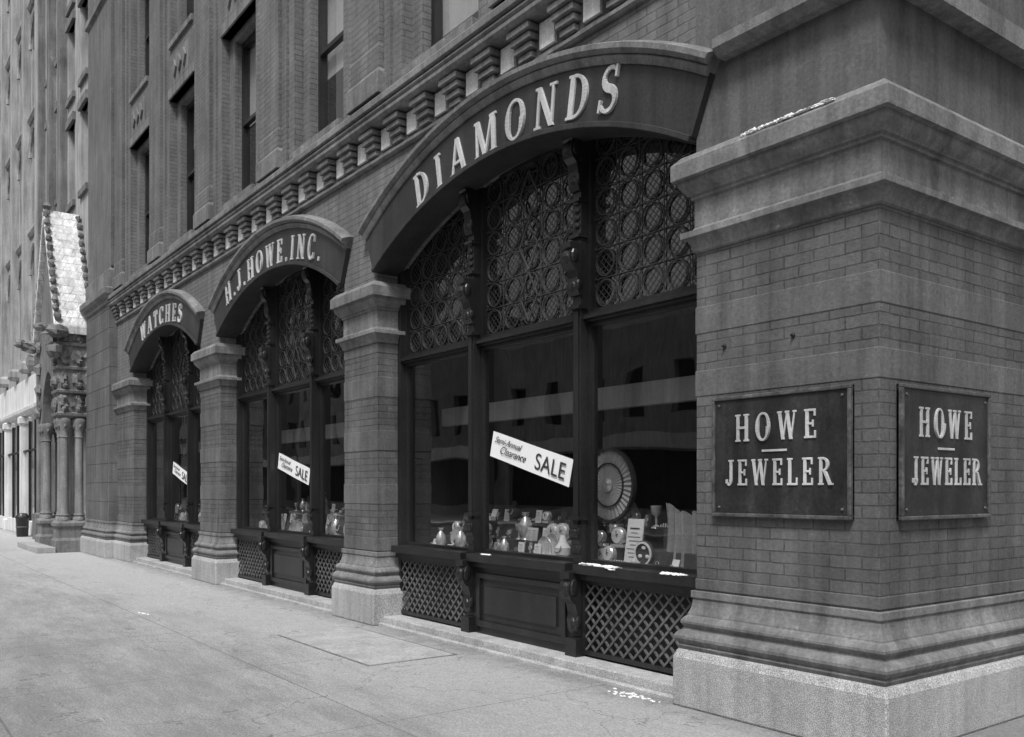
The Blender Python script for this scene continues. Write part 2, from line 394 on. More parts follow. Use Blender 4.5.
B().sweep([(-1.2,4.66,0,1),(.14,4.66,0,1)],[(0,.02),(0,-.08),(.05,-.14),(.12,-.14),(.16,-.05),(.16,.02)]).done('string_course','stone2',BLD)
B().box(.001,.14,-.0,2.3,4.67,4.81).done('string_course_return','stone2',BLD)
db=B();tp=B()
x=-19.1
while x<.1:
    for k,(zz,yy,ww) in enumerate(((5.535,-.055,.20),(5.608,-.085,.25),(5.681,-.115,.29),(5.754,-.145,.33))):
        db.box(x-ww/2,x+ww/2,yy,.1,zz,zz+.054)
    db.box(x-.08,x+.08,-.03,.1,5.53,5.82)
    tp.box(x+.185,x+.40,-.03,.05,5.56,5.80)
    x+=.6
db.done('corbel_brackets','stone2',BLD,.005); tp.done('terracotta_panels','terra',BLD,.004)
B().box(-19.27,0,.0,.36,ZT,5.83).done('corbel_table_wall','stone',BLD)
B().loft(-19.27,0,.0,2.3,[(5.44,.03),(5.46,.05),(5.49,.05),(5.50,.02),(5.52,.02)]).done('corbel_string','stone2',BLD)
B().loft(-19.27,0,.0,14,[(5.83,.16),(5.86,.19),(5.90,.19)]+roll(5.9,5.97,.17,.21)+[(5.98,.23),(6.05,.23),(6.1,.18),(6.14,.05),(6.2,.05),(6.2,0)]).done('belt_cornice','stone2',BLD,.004)
# upper storeys
CX=[-2.05,-5.1,-8.15,-11.2,-14.25,-17.3]
FL=[(6.32,9.05),(10.25,12.9),(14.1,16.6)]
ops=[(c-.78,c+.78,z0-.1,z1+.12) for c in CX for z0,z1 in FL]
B().gridwall(-19.27,0,6.2,19.5,ops,.0,.16).done('upper_wall','brick2',BLD)
ops2=[(c-.56,c+.56,z0,z1) for c in CX for z0,z1 in FL]
B().gridwall(-19.27,0,6.2,19.5,ops2,.14,.42).done('upper_wall_inner','brick2',BLD)
sp=B();fr=B();gl=B();bl=B();ps=B();pc=B()
def sash(c,z0,z1,w,y,fr,gl,bl,blind):
    fr.box(c-w,c-w+.07,y-.04,y+.05,z0,z1);fr.box(c+w-.07,c+w,y-.04,y+.05,z0,z1)
    fr.box(c-w+.07,c+w-.07,y-.04,y+.05,z1-.08,z1);fr.box(c-w+.07,c+w-.07,y-.04,y+.05,z0,z0+.08)
    zm=(z0+z1)/2; fr.box(c-w+.07,c+w-.07,y-.045,y+.03,zm-.03,zm+.03)
    gl.add([(c-w,y+.02,z0),(c+w,y+.02,z0),(c+w,y+.02,z1),(c-w,y+.02,z1)],[(0,1,2,3)])
    if blind: bl.box(c-w+.05,c+w-.05,y+.08,y+.09,z1-(z1-z0)*blind,z1)
for i,c in enumerate(CX):
    for j,(z0,z1) in enumerate(FL):
        sash(c,z0,z1,.56,.3,fr,gl,bl,[.5,.35,.85,.4,.62,.0,.5,.9,.3][(i*2+j*3)%9])
        sp.box(c-.72,c+.72,-.05,.3,z0-.12,z0-.005)
        sp.box(c-.80,c+.80,-.03,.2,z1+.12,z1+.30)
        if j>0:
            zz=z0-.9
            sp.box(c-.5,c+.5,-.03,.1,zz,zz+.55)
            for dx in (-.3,0,.3):
                sp.prism([(0,-.17),(.12,0),(0,.17),(-.12,0)],(c+dx,-.03,zz+.275),(1,0,0),(0,0,1),(0,-1,0),0,.04)
for i in range(len(CX)+1):
    c=CX[0]+1.525-3.05*i
    lo,hi=c-.38,min(c+.38,0)
    if lo<-19.27: continue
    ps.loft(lo,hi,-.10,.1,[(6.2,.0),(6.75,.0),(6.8,-.015),(19.5,-.015)])
    ps.box(lo-.16,lo-.02,-.035,.1,6.2,19.5)
    if hi<-.3: ps.box(hi+.02,hi+.16,-.035,.1,6.2,19.5)
    pc.loft(lo,hi,-.10,.1,[(6.2,.03),(6.45,.03),(6.5,.0)])
    for z in (13.2,16.9): pc.loft(lo,hi,-.10,.1,[(z,0),(z+.04,.04),(z+.12,.04),(z+.16,0)])
ps.done('brick_pilasters','brick2',BLD); pc.done('pilaster_bands','stone2',BLD,.004); sp.done('window_stonework','stone2',BLD,.006)
fr.done('sash_frames','iron',BLD); gl.done('upper_glass','glass',BLD); bl.done('window_blinds','blind',BLD)
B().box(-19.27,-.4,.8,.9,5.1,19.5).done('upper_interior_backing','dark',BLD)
B().loft(-19.27,0,0,14,[(19.5,.1),(19.7,.4),(20.1,.4),(20.1,0)]).done('roof_cornice','stone2',BLD)
sops=[(y,y+1.1,z0,z1) for y in (3.2,6.2,9.2,12) for z0,z1 in FL]+[(2.9,7.2,.9,4.6),(8.2,12.8,.9,4.6)]
B().gridwall(2.3,14,0,19.5,sops,-.0,.3,'y').done('side_wall','brick2',BLD)
B().box(-.3,-.01,0.01,2.3,6.2,19.5).done('side_wall_return','brick2',BLD)
B().box(-.35,-.3,2.35,14,0.0,19.4).done('side_glazing','iron',BLD)
B().box(-19.2,-.4,13.9,14,0,19.4).done('rear_wall','brick2',BLD)
# ------------------------------------------------------------ shop windows
def console(b,x,w,yb,zt,h,d):
    pr=[(0,0),(-d,0),(-d*1.0,-h*.10),(-d*.85,-h*.14),(-d*1.02,-h*.22),(-d*1.05,-h*.33),(-d*.85,-h*.44),(-d*.5,-h*.52),(-d*.36,-h*.66),(-d*.42,-h*.76),(-d*.40,-h*.9),(-d*.2,-h),(0,-h)]
    b.prism([(y,z) for y,z in pr],(x-w/2,yb,zt),(0,1,0),(0,0,1),(1,0,0),0,w)
    b.ball((x,yb-d*.95,zt-h*.28),w*.42,d*.22,h*.13,10)
    b.ball((x,yb-d*.38,zt-h*.82),w*.36,d*.18,h*.10,8)
    for sx in (-1,1):
        b.ball((x+sx*w*.5,yb-d*.6,zt-h*.25),w*.12,d*.3,h*.14,8)
        b.ball((x+sx*w*.5,yb-d*.25,zt-h*.8),w*.12,d*.2,h*.1,8)
def lattice(b,x0,x1,z0,z1,y,s=.088,w=.019,t=.012):
    W=x1-x0;H=z1-z0
    c=-H
    while c<W:
        xa=max(0,c);xb=min(W,c+H)
        if xb>xa+.01:
            b.bar(x0+xa,z0+xa-c,x0+xb,z0+xb-c,w,y,y+t)
            b.bar(x1-xa,z0+xa-c,x1-xb,z0+xb-c,w,y+t*.75,y+t*1.8)
        c+=s*1.35
for bi,(a,b_) in enumerate(BAYS):
    xc=(a+b_)/2;hw=(b_-a)/2;mx=.86*hw/2.5
    I=B();L=B();G=B();DG=B();LA=B();GR=B();ZH=4.87
    I.box(a,a+.08,.27,.44,.1,ZH);I.box(b_-.08,b_,.27,.44,.1,ZH)
    for sx in (-1,1):
        m=xc+sx*mx
        I.box(m-.055,m+.055,.24,.42,.12,ZH)
        I.box(m-.075,m+.075,.16,.43,.03,.26)
        I.box(m-.03,m+.03,.225,.25,1.2,3.2)
        console(I,m,.13,.24,.86,.56,.15)
        console(I,m,.11,.24,1.28,.26,.05)
        console(I,m,.14,.24,3.80,.46,.14)
        console(I,m,.13,.24,4.78,.5,.12)
        for z in (1.32,3.22,3.86,4.18): I.box(m-.072,m+.072,.20,.3,z,z+.03)
        for k in range(4): I.ball((m,.23,3.97+.07*k),.04,.025,.028,8)
        I.lathe((m,.235,4.55),[(.07,0),(.065,.02),(.03,.035)],14,'y')
    lights=[(a+.08,xc-mx-.055),(xc-mx+.055,xc+mx-.055),(xc+mx+.055,b_-.08)]
    for li,(p,q) in enumerate(lights):
        I.box(p,q,.29,.43,3.10,3.18); I.box(p,q,.26,.43,3.125,3.155)
        for (z0,z1,d) in ((.93,3.1,.035),(3.18,ZH-.02,.035)):
            I.box(p,p+d,.33,.41,z0,z1);I.box(q-d,q,.33,.41,z0,z1)
            I.box(p+d,q-d,.33,.41,z0,z0+d);I.box(p+d,q-d,.33,.41,z1-d,z1)
        I.box(p,q,.14,.46,.85,.93); I.box(p,q,.20,.44,.79,.845)
        G.add([(p,.37,.93),(q,.37,.93),(q,.37,3.1),(p,.37,3.1)],[(0,1,2,3)])
        DG.add([(p,.39,3.18),(q,.39,3.18),(q,.39,ZH),(p,.39,ZH)],[(0,1,2,3)])
        u0,u1=p+.035,q-.035;nc=max(3,round((u1-u0)/.29));cw=(u1-u0)/nc
        rh=.27;nr=6
        lattice(L,u0,u1,3.2,ZH-.03,.382,.05,.0035,.003)
        for i in range(1,nc): L.bar(u0+i*cw,3.2,u0+i*cw,ZH-.02,.006,.372,.380)
        for k in range(nr):
            z=3.215+rh*k
            L.bar(u0,z,u1,z,.006,.370,.379)
            for i in range(nc):
                xx=u0+(i+.5)*cw; rr=min(cw,rh)*.45
                L.ring(xx,z+rh/2,rr,.008,.366,.378,26)
                L.ring(xx,z+rh/2,rr*.86,.003,.371,.377,22)
        if li==1:
            cx_=(u0+u1)/2
            for k in range(3):
                L.prism([(0,-.24),(.012,-.24),(.15,0),(.012,.24),(0,.24),(-.0,.22),(.13,0),(0,-.22)],(cx_,.352,3.5+.5*k),(1,0,0),(0,0,1),(0,-1,0),0,.008)
                L.prism([(0,-.24),(-.012,-.24),(-.15,0),(-.012,.24),(0,.24),(0,.22),(-.13,0),(0,-.22)],(cx_,.352,3.5+.5*k),(1,0,0),(0,0,1),(0,-1,0),0,.009)
        I.box(p,q,.36,.44,.1,.79)
        if li!=1:
            I.box(p,p+.035,.25,.36,.12,.79);I.box(q-.035,q,.25,.36,.12,.79);I.box(p+.035,q-.035,.25,.36,.12,.16);I.box(p+.035,q-.035,.25,.36,.75,.79)
            lattice(LA,p+.035,q-.035,.16,.75,.262)
        else:
            I.box(p,q,.24,.36,.1,.79)
            I.box(p+.08,q-.08,.21,.24,.18,.24);I.box(p+.08,q-.08,.21,.24,.68,.73);I.box(p+.08,p+.14,.212,.24,.24,.68);I.box(q-.14,q-.08,.212,.24,.24,.68)
            I.box(p+.22,q-.22,.22,.24,.32,.6)
    GR.box(a,b_,.02,.45,0,.1)
    I.done('window_ironwork','iron',BLD,.003);L.done('leaded_tracery','lead',BLD);G.done('shop_glass','glass',BLD);DG.done('transom_glass','dglass',BLD)
    LA.done('lattice_grille','lattice',BLD);GR.done('threshold_stone','granite',BLD,.01)
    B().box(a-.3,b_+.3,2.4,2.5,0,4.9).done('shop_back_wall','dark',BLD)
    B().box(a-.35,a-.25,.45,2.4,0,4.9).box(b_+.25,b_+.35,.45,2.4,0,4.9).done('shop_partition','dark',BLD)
    B().box(a-.25,b_+.25,.46,1.5,.80,.90).done('display_floor','cloth',BLD)
    st=B()
    for (p,q) in lights:
        st.box(p+.12,q-.10,.80,1.12,.90,1.04); st.box(p+.16,q-.14,1.12,1.46,.90,1.22)
    st.done('display_risers','velvet',BLD,.01)
    B().box(a-.25,b_+.25,1.5,1.55,.80,1.4).done('display_back','velvet',BLD)
    B().box(a-.25,b_+.25,1.05,1.15,2.40,2.62).done('display_pale_strip','pale_interior',BLD)  # plain pale strip across the bay, above the display goods
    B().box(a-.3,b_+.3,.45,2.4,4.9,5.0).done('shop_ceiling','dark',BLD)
# ------------------------------------------------------------ banners
def sale_banner(xc,zc,w,h,ang,y=.35):
    e=empty('sale_banner')
    rot=Matrix.Rotation(math.radians(ang),4,'Y')
    q=B(); n=12;vs=[]
    for i in range(n+1):
        t=i/n; yy=.004*math.sin(t*9)
        for s in (-1,1): vs.append(((t-.5)*w,yy,s*h/2))
    q.add(vs,[(2*i,2*i+2,2*i+3,2*i+1) for i in range(n)])
    q.done('paper','paper',e)
    for s,sz,x,z,sh,nm in (('SALE',h*.86,w*.08,-h*.31,0,'sale_lettering'),('Semi-Annual',h*.34,-w*.46,h*.12,.5,'script_top'),('Clearance',h*.42,-w*.38,-h*.24,.5,'script_bottom')):
        c=bpy.data.curves.new(nm,'FONT');c.body=s;c.size=sz;c.extrude=.0008;c.shear=sh
        t=bpy.data.objects.new(nm,c);COL.objects.link(t);t.data.materials.append(M['ink']);t.parent=e
        t.location=(x,-.008,z);t.rotation_euler=(math.radians(90),0,0)
    e.matrix_world=Matrix.Translation((xc,y,zc))@rot
sale_banner(-3.96,1.91,1.32,.265,14.5)
sale_banner(-9.80,1.91,1.2,.25,13)
sale_banner(-15.5,1.91,1.15,.25,14)
# ------------------------------------------------------------ wall signs
def wall_sign(o,r,n,w=1.12,h=.85):
    e=empty('jeweler_sign'); u=Vector((0,0,1));o=Vector(o);r=Vector(r);n=Vector(n)
    q=B()
    q.prism(rect(-w/2,w/2,-h/2,h/2),o,r,u,n,-.01,.022)
    q.prism(rect(-w/2+.025,w/2-.025,-h/2+.025,h/2-.025),o,r,u,n,.0,.03)
    q.done('plate','plate',e,.004)
    f=B();t=.026
    for p in (rect(-w/2,w/2,h/2-t,h/2),rect(-w/2,w/2,-h/2,-h/2+t),rect(-w/2,-w/2+t,-h/2+t,h/2-t),rect(w/2-t,w/2,-h/2+t,h/2-t)):
        f.prism(p,o,r,u,n,0,.044)
    f.done('frame','frame',e,.006)
    k=B()
    for sx in (-1,1):
        for sz in (-1,1):
            c=o+r*(sx*(w/2-.065))+u*(sz*(h/2-.065))+n*.032
            k.ball(c,.011,.011,.011,8)
    k.done('studs','frame',e)
    l=B()
    text_line(l,'HOWE',o+u*.10+r*-.02+n*.03,r,u,n,.19,.66,.008,.42)
    l.prism(rect(-.10,.10,.035,.05),o-r*.02-u*.012,r,u,n,.02,.038)
    text_line(l,'JEWELER',o-u*.205+n*.03,r,u,n,.18,.86,.008,.28)
    l.done('lettering','letter',e,.002)
wall_sign((-.73,0,1.83),(1,0,0),(0,-1,0))
wall_sign((0,.74,1.83),(0,1,0),(1,0,0))
q=B()
for x_,z_ in ((-.62,2.62),(-1.2,2.62)):
    q.lathe((x_,.0,z_),[(.015,-.01),(.015,.012),(.007,.016),(.007,.03)],8,'y')
q.done('wall_anchors','iron',BLD)
# ------------------------------------------------------------ window displays
def item(name,b,mat,smooth=True): return b.done(name,mat,None,0,smooth)
def goblet(x,y,z,s): item('silver_goblet',B().lathe((x,y,z),[(.05*s,0),(.045*s,.01*s),(.012*s,.03*s),(.012*s,.1*s),(.045*s,.13*s),(.055*s,.2*s),(.05*s,.2*s),(.01,.14*s)],16),'silver')
def vase(x,y,z,s): item('silver_vase',B().lathe((x,y,z),[(.05*s,0),(.04*s,.02*s),(.08*s,.1*s),(.07*s,.18*s),(.025*s,.25*s),(.045*s,.3*s),(.03*s,.3*s)],16),'silver')
def plate(x,y,z,r):
    b=B().lathe((x,y,z+r),[(r*.55,0),(r*.6,.008),(r,.028),(r*.98,.034),(r*.6,.016),(.01,.014)],28,'y'); b.box(x-.02,x+.02,y-.03,y+.05,z,z+.03); item('display_plate',b,'silver')
def card(x,y,w,h,z=.9):
    e=empty('price_card')
    B().prism([(0,0),(.012,0),(.012+h*.15,h),(h*.15,h)],(x-w/2,y,z),(0,1,0),(0,0,1),(1,0,0),0,w).done('card','paper',e)
    q=B()
    for i in range(8):
        zz=.14+.09*i; ww=w*(.2+.1*((i*7)%3)); t=.012+.02*(i==7); q.add([(x-ww,y+h*.15*zz-.004,z+h*zz),(x+ww,y+h*.15*zz-.004,z+h*zz),(x+ww,y+h*.15*(zz+t)-.004,z+h*(zz+t)),(x-ww,y+h*.15*(zz+t)-.004,z+h*(zz+t))],[(0,1,2,3)])
    q.done('printing','ink',e)
def ringbox(x,y,z,s):
    e=empty('ring_box')
    B().box(x-.05*s,x+.05*s,y-.04*s,y+.04*s,z,z+.045*s).prism([(0,0),(.01,0),(.04*s,.08*s),(.03*s,.08*s)],(x-.05*s,y+.04*s,z+.045*s),(0,1,0),(0,0,1),(1,0,0),0,.1*s).done('case',random.choice(('paper','velvet','velvet')),e,.003)
    B().ring(x,z+.06*s,.018*s,.004,y-.006,y).done('ring','silver',e)
def bust(x,y,z,s):
    e=empty('necklace_stand')
    B().lathe((x,y,z),[(.07*s,0),(.06*s,.02*s),(.02*s,.03*s),(.09*s,.08*s),(.10*s,.16*s),(.05*s,.23*s),(.035*s,.3*s),(.03*s,.31*s)],16).done('bust',random.choice(('velvet','paper','velvet')),e,0,True)
    q=B()
    for i in range(11):
        a=math.radians(200+14*i); q.ball((x+.07*s*math.cos(a),y-.09*s,z+.21*s+.10*s*math.sin(a)),.009,.009,.009,6)
    q.done('pearls','silver',e)
def clockobj(x,y,z,s):
    e=empty('mantel_clock')
    zc=z+.03+.08*s
    B().box(x-.09*s,x+.09*s,y-.04,y+.04,z,z+.03).lathe((x,y+.02,zc),[(.08*s,0),(.085*s,.01),(.085*s,.05),(.075*s,.06)],24,'y').done('case','silver',e)
    B().lathe((x,y-.04,zc),[(.07*s,0),(.07*s,.006)],24,'y').done('dial','paper',e)
    q=B()
    q.bar(x,zc,x,zc+.05*s,.006,y-.052,y-.048);q.bar(x,zc,x+.03*s,zc+.02*s,.007,y-.056,y-.053); q.done('hands','ink',e)
def watchstand(x,y,z,s):
    e=empty('watch_stand')
    B().prism([(0,0),(.06*s,0),(.09*s,.16*s),(.06*s,.17*s)],(x-.04*s,y,z),(0,1,0),(0,0,1),(1,0,0),0,.08*s).done('stand','velvet',e,.003)
    B().box(x-.012*s,x+.012*s,y+.005,y+.03,z+.02*s,z+.15*s).lathe((x,y+.02*s,z+.09*s),[(.028*s,0),(.03*s,.012),(.026*s,.02)],14,'y').done('watch','silver',e)
def tray(x,y,z,s):
    e=empty('jewelry_tray')
    B().prism([(0,0),(.10,0),(.13,.05),(.0,.012)],(x-.09*s,y,z),(0,1,0),(0,0,1),(1,0,0),0,.18*s).done('pad','velvet',e,.003)
    q=B()
    for i in range(5):
        for k in range(3): q.ball((x-.07*s+.035*s*i,y+.02+.035*k,z+.022+.0105*k),.008,.008,.008,6)
    q.done('pieces','paper',e)
fn=[goblet,vase,ringbox,bust,clockobj,watchstand,tray,watchstand,tray,clockobj]
for (a,b_) in BAYS:
    for (y0,y1,zz,st) in ((.55,.70,.90,.11),(.88,.98,1.04,.115),(1.2,1.34,1.22,.14)):
        x=a+.25
        while x<b_-.2:
            y=random.uniform(y0,y1); k=random.randrange(13)
            s=random.uniform(.6,1.1)
            skip = (b_==-1.47 and x>-3.0 and zz<1.1) or (b_==-1.47 and x>-2.6)
            if not skip:
                if k<10: fn[k](x,y,zz,s)
                elif k==10: plate(x,y,zz,random.uniform(.07,.13))
                else: card(x,y,.10,.14,zz)
            x+=st*random.uniform(.8,1.35)
card(-2.80,.62,.20,.40,.93)
B().lathe((-2.52,.52,1.04),[(.11,0),(.115,.01),(.115,.03),(.10,.035),(.08,.02),(.01,.02)],28,'y').done('round_jewel_tray','velvet',None,0,True)
q=B();q.ring(-2.52,1.04,.105,.018,.478,.486,30)
for k in range(3):
    t=math.pi/2+k*2.094; q.ball((-2.52+.05*math.cos(t),.495,1.04+.05*math.sin(t)),.026,.01,.018,8)
q.done('pearl_necklace','paper',None)
ringbox(-2.66,.5,.9,.9);ringbox(-2.36,.5,.9,1.1);tray(-2.95,.52,.9,.9);watchstand(-2.98,.75,.9,1.0);ringbox(-2.24,.55,.9,.8)
e=empty('pleated_fan_display')
FX,FY,FZ=-3.52,1.0,1.64
q=B();vs=[];n=72
for i in range(n):
    t=2*math.pi*i/n; dy=.018*(i%2)
    for rr in (.06,.2,.35): vs.append((FX+rr*math.cos(t),FY+dy*rr*3,FZ+rr*math.sin(t)))
q.add(vs,[(i*3+k,((i+1)%n)*3+k,((i+1)%n)*3+k+1,i*3+k+1) for i in range(n) for k in (0,1)])
q.done('pleats','cloth',e)
q=B();q.ring(FX,FZ,.37,.025,FY-.02,FY+.03,40);q.ring(FX,FZ,.22,.012,FY-.015,FY+.0,40);q.done('rims','velvet',e)
B().lathe((FX,FY,FZ),[(.065,-.01),(.07,.02),(.03,.04)],20,'y').box(FX-.01,FX+.01,FY+.03,FY+.05,1.2,FZ).done('boss_and_stand','silver',e)
q=B();vs=[];n=56
for i in range(n+1):
    t=i/n
    for k in range(9):
        s=k/8; vs.append((-2.62+.62*t+.02*math.sin(s*3), .85+(.02+.045*(1-s*.5))*math.sin(t*40+.6*math.sin(s*2))+.02*math.sin(t*13), .9+.58*s-.10*math.sin(t*3.1)*s-.03*math.sin(t*40)*s))
q.add(vs,[(i*9+k,(i+1)*9+k,(i+1)*9+k+1,i*9+k+1) for i in range(n) for k in range(8)]);item('display_drape',q,'drape')
# ------------------------------------------------------------ end pilaster, porch building
OFF=empty('office_building')
x0,x1=-21.75,-19.275
B().loft(x0,x1,-.18,.4,PLINTH).done('pilaster_plinth','granite',OFF,.015)
B().loft(x0,x1,-.18,.4,BASE).done('pilaster_base','stone2',OFF,.004)
prof=[(.85,0)];z=.85
while z<5.4:
    z+=.45; prof+=[(z-.006,0),(z,-.014),(z+.006,0)]
prof+=[(5.9,0)]
B().loft(x0,x1,-.18,.4,prof).done('pilaster_shaft','stone',OFF)
B().loft(x0,x1,-.18,.4,[(5.9,0),(5.93,.04),(6.0,.05),(6.05,.1),(6.12,.14),(6.25,.14),(6.3,.02),(6.7,.02),(6.75,-.04),(6.8,-.04)]).done('pilaster_cap','stone2',OFF,.004)
B().loft(x0,x1,-.14,.4,[(6.8,0),(19.5,0)]).done('pilaster_upper','brick2',OFF)
for z in (13.2,16.9): B().loft(x0,x1,-.14,.4,[(z,0),(z+.05,.07),(z+.2,.07),(z+.26,0)]).done('pilaster_band','stone2',OFF)
oc=[-22.9,-24.6,-26.3,-28.0]
ops=[]
for c in oc:
    for z0,z1 in (((6.9,9.0),(10.25,12.9),(14.4,17.2)) if c<-25 else ((9.6,11.8),(12.6,14.6),(15.2,17.2))): ops.append((c-.42,c+.42,z0,z1))
ops2=ops+[(-24.3,-22.7,0,4.2),(-28.3,-25.7,.9,4.4)]
B().gridwall(-29.2,-21.75,0,19.5,ops2,0,.4).done('office_wall','pale',OFF)
fr=B();gl=B();bl=B();st=B();pl=B()
for o in ops:
    sash((o[0]+o[1])/2,o[2],o[3],(o[1]-o[0])/2,.25,fr,gl,bl,random.choice((0,.5,.7)))
    st.box(o[0]-.1,o[1]+.1,-.08,.1,o[2]-.16,o[2]); st.box(o[0]-.12,o[1]+.12,-.08,.1,o[3],o[3]+.22)
for c in (-25.45,-27.15,-29.0): pl.loft(c-.22,c+.22,-.2,.1,[(0.0,.1),(.8,.1),(.85,0),(5.9,0),(6.0,.1),(6.2,.1),(6.25,0),(19.5,0)])
pl.loft(-29.2,-25.2,-.14,.1,[(5.5,0),(5.55,.08),(5.8,.1),(5.85,0)])
fr.done('sash_frames','iron',OFF);gl.done('glass','glass',OFF);bl.done('blinds','blind',OFF);st.done('window_trim','stone2',OFF);pl.done('pilasters','stone2',OFF)
B().box(-29.2,-21.75,.6,.7,0,19.4).done('interior_backing','dark',OFF)
PO=empty('gothic_entrance_porch')
xa,xb=-24.9,-21.9; yf=-.80
p=B()
for cx in (xa+.3,xb-.3):
    p.loft(cx-.28,cx+.28,yf,-.0,[(0,.08),(.3,.08),(.36,.02),(.62,.02),(.66,.07),(.74,.07),(.8,0)])
p.done('porch_plinths','stone2',PO,.01)
p=B()
for cx in (xa+.14,xa+.46,xb-.46,xb-.14):
    for cy in (yf+.15,yf+.5):
        p.lathe((cx,cy,.8),[(.15,0),(.15,.06),(.12,.1),(.14,.14),(.105,.2),(.10,2.1),(.12,2.12),(.105,2.16),(.13,2.3),(.19,2.48),(.19,2.56),(.17,2.6)],14)
        for k in range(6):
            t=k*math.pi/3; p.ball((cx+.15*math.cos(t),cy+.15*math.sin(t),3.2),.04,.04,.07,6)
p.done('porch_columns','stone2',PO,0,True)
p=B()
def pt_arch(x,xc,hw,zs,rise):
    t=abs(x-xc)/hw; return zs+rise*math.sqrt(max(0,1-t**1.7))
xs=lin(xa+.6,xb-.6,20); p.strip(xs,[pt_arch(x,(xa+xb)/2,.9,3.4,1.3) for x in xs],[5.6]*21,yf,yf+.35)
p.box(xa,xa+.6,yf,yf+.35,3.4,5.6);p.box(xb-.6,xb,yf,yf+.35,3.4,5.6)
p.box(xb-.35,xb,yf+.35,0,4.0,5.6);p.box(xa,xa+.35,yf+.35,0,4.0,5.6)
for zz in (3.42,4.0,4.6,5.2): p.loft(xb-.6,xb,yf,-.02,[(zz,0),(zz+.03,.05),(zz+.1,.06),(zz+.13,0)])
p.done('porch_walls','stone2',PO,.01)
p=B()
for k in range(4):
    z=3.72+.58*k
    for yy in (yf+.1,yf+.42,yf+.72): p.ball((xb+.0,yy,z+.08),.09,.12,.17,10,.9); p.ball((xb+.05,yy+.05,z-.06),.06,.07,.08,8,.9)
    p.ball((xb-.3,yf-.03,z),.2,.1,.16,8,.9); p.ball((xa+.3,yf-.03,z),.2,.1,.16,8,.9)
for sx,xx in ((1,xb),(-1,xa)):
    p.ball((xx+sx*.12,yf-.1,5.55),.2,.28,.16,10,.7); p.ball((xx+sx*.15,yf-.42,5.62),.11,.16,.12,8,.7); p.ball((xx+sx*.1,yf-.1,5.1),.14,.2,.22,8,.7)
p.done('porch_carving','stone2',PO)
xm=(xa+xb)/2;zr=8.8;ze=5.62
p=B();p.prism([(xa,ze),(xb,ze),(xm,zr-.15)],(0,0,0),(1,0,0),(0,0,1),(0,1,0),yf+.02,0);p.done('porch_gable','stone2',PO)
p=B()
for sx,xx in ((1,xb+.15),(-1,xa-.15)):
    p.prism([(xx,ze-.12),(xx+.02*sx,ze+.08),(xm,zr+.2),(xm,zr-.1)],(0,0,0),(1,0,0),(0,0,1),(0,1,0),yf-.12+(.001*sx),0)
p.done('porch_roof','roofstone',PO,.02)
p=B()
for sx,xx in ((1,xb+.15),(-1,xa-.15)):
    for k in range(13):
        t=(k+.5)/13; p.ball((xx+(xm-xx)*t+sx*.06,yf-.06,ze+(zr-ze)*t+.18),.07,.08,.10,8,.7)
        p.ball((xx+(xm-xx)*t+sx*.06,-.08,ze+(zr-ze)*t+.18),.06,.07,.09,8,.7)
p.lathe((xm,yf-.02,zr+.1),[(.1,0),(.06,.1),(.12,.18),(.03,.3)],10)
p.done('porch_crockets','stone2',PO)
B().box(-24.25,-22.75,.3,.36,0,4.1).done('porch_door','iron',PO)
B().box(xa-.1,xb+.1,yf-.5,yf-.08,0,.14).done('porch_step','granite',PO,.01)
# ------------------------------------------------------------ pale far building
FB=empty('arcaded_commercial_building')
w=B();fr=B();tr=B();x=-29.2
rows=[(6.3,8.9,10.2),(10.6,12.9,14.1),(14.5,16.6,18),(18.3,20.2,22)]
while x>-62:
    xc=x-1.35
    for zb,zs,zt in rows:
        w.box(x-.55,x,0,.4,zb,zt);w.box(x-2.7,x-2.15,0,.4,zb,zt)
        xs=lin(x-2.15,x-.55,14); w.strip(xs,[zs+math.sqrt(max(0,.64-(q-xc)**2)) for q in xs],[zt]*15,0,.4)
        fr.box(xc-.03,xc+.03,.28,.33,zb,zt-.3);fr.box(x-2.15,x-.55,.28,.33,zs-.04,zs+.04)
        path=[(xc+.83*math.cos(t),zs+.83*math.sin(t),math.cos(t),math.sin(t)) for t in lin(math.pi,0,14)]
        tr.sweep(path,[(0,.02),(0,-.06),(.07,-.1),(.14,-.06),(.14,.02)])
    tr.loft(x-.25,x+.25,-.22,0,[(5.6,0),(5.7,.08),(5.9,.08),(6,0),(22.4,0)])
    x-=2.7
for a,b_ in ((10.2,10.6),(14.1,14.5),(18,18.3),(22,22.6)):
    w.box(-62,-29.2,0,.4,a,b_); tr.loft(-62,-29.2,0,.1,[(a,.06),(a+.1,.12),(a+.2,.12),(a+.25,.02)])
tr.loft(-62,-29.2,0,.2,[(22.6,.2),(22.8,.6),(23.1,.7),(23.1,0)])
w.box(-62,-29.2,0,.4,5.45,6.3)
w.done('arcade_wall','pale',FB);tr.done('arcade_trim','pale',FB);fr.done('window_bars','iron',FB)
B().box(-62,-29.2,.42,.5,5.5,22.5).done('arcade_glass','iron',FB)
s=B();s.box(-62,-29.3,-.06,.4,4.2,5.45)
x=-29.3
fb=B();pos_=B()
while x>-60:
    s.loft(x-.30,x,-.10,.4,[(0,.05),(.4,.05),(.45,0),(3.9,0),(3.95,.06),(4.15,.06),(4.2,0)])
    s.box(x-3.9,x-.30,-.03,.4,0,.5)
    for k in (1,2): fb.box(x-.30-1.2*k-.03,x-.30-1.2*k+.03,-.02,.06,.5,3.95)
    fb.box(x-3.9,x-.30,-.02,.06,2.9,2.97)
    for k in range(3):
        pos_.box(x-1.4-1.1*k,x-.8-1.1*k,.22,.24,1.0+.3*(k%2),2.3+.2*(k%2))
    x-=3.9
s.loft(-62,-29.3,-.06,.4,[(4.25,0),(4.3,.08),(4.42,.1),(4.46,0)])
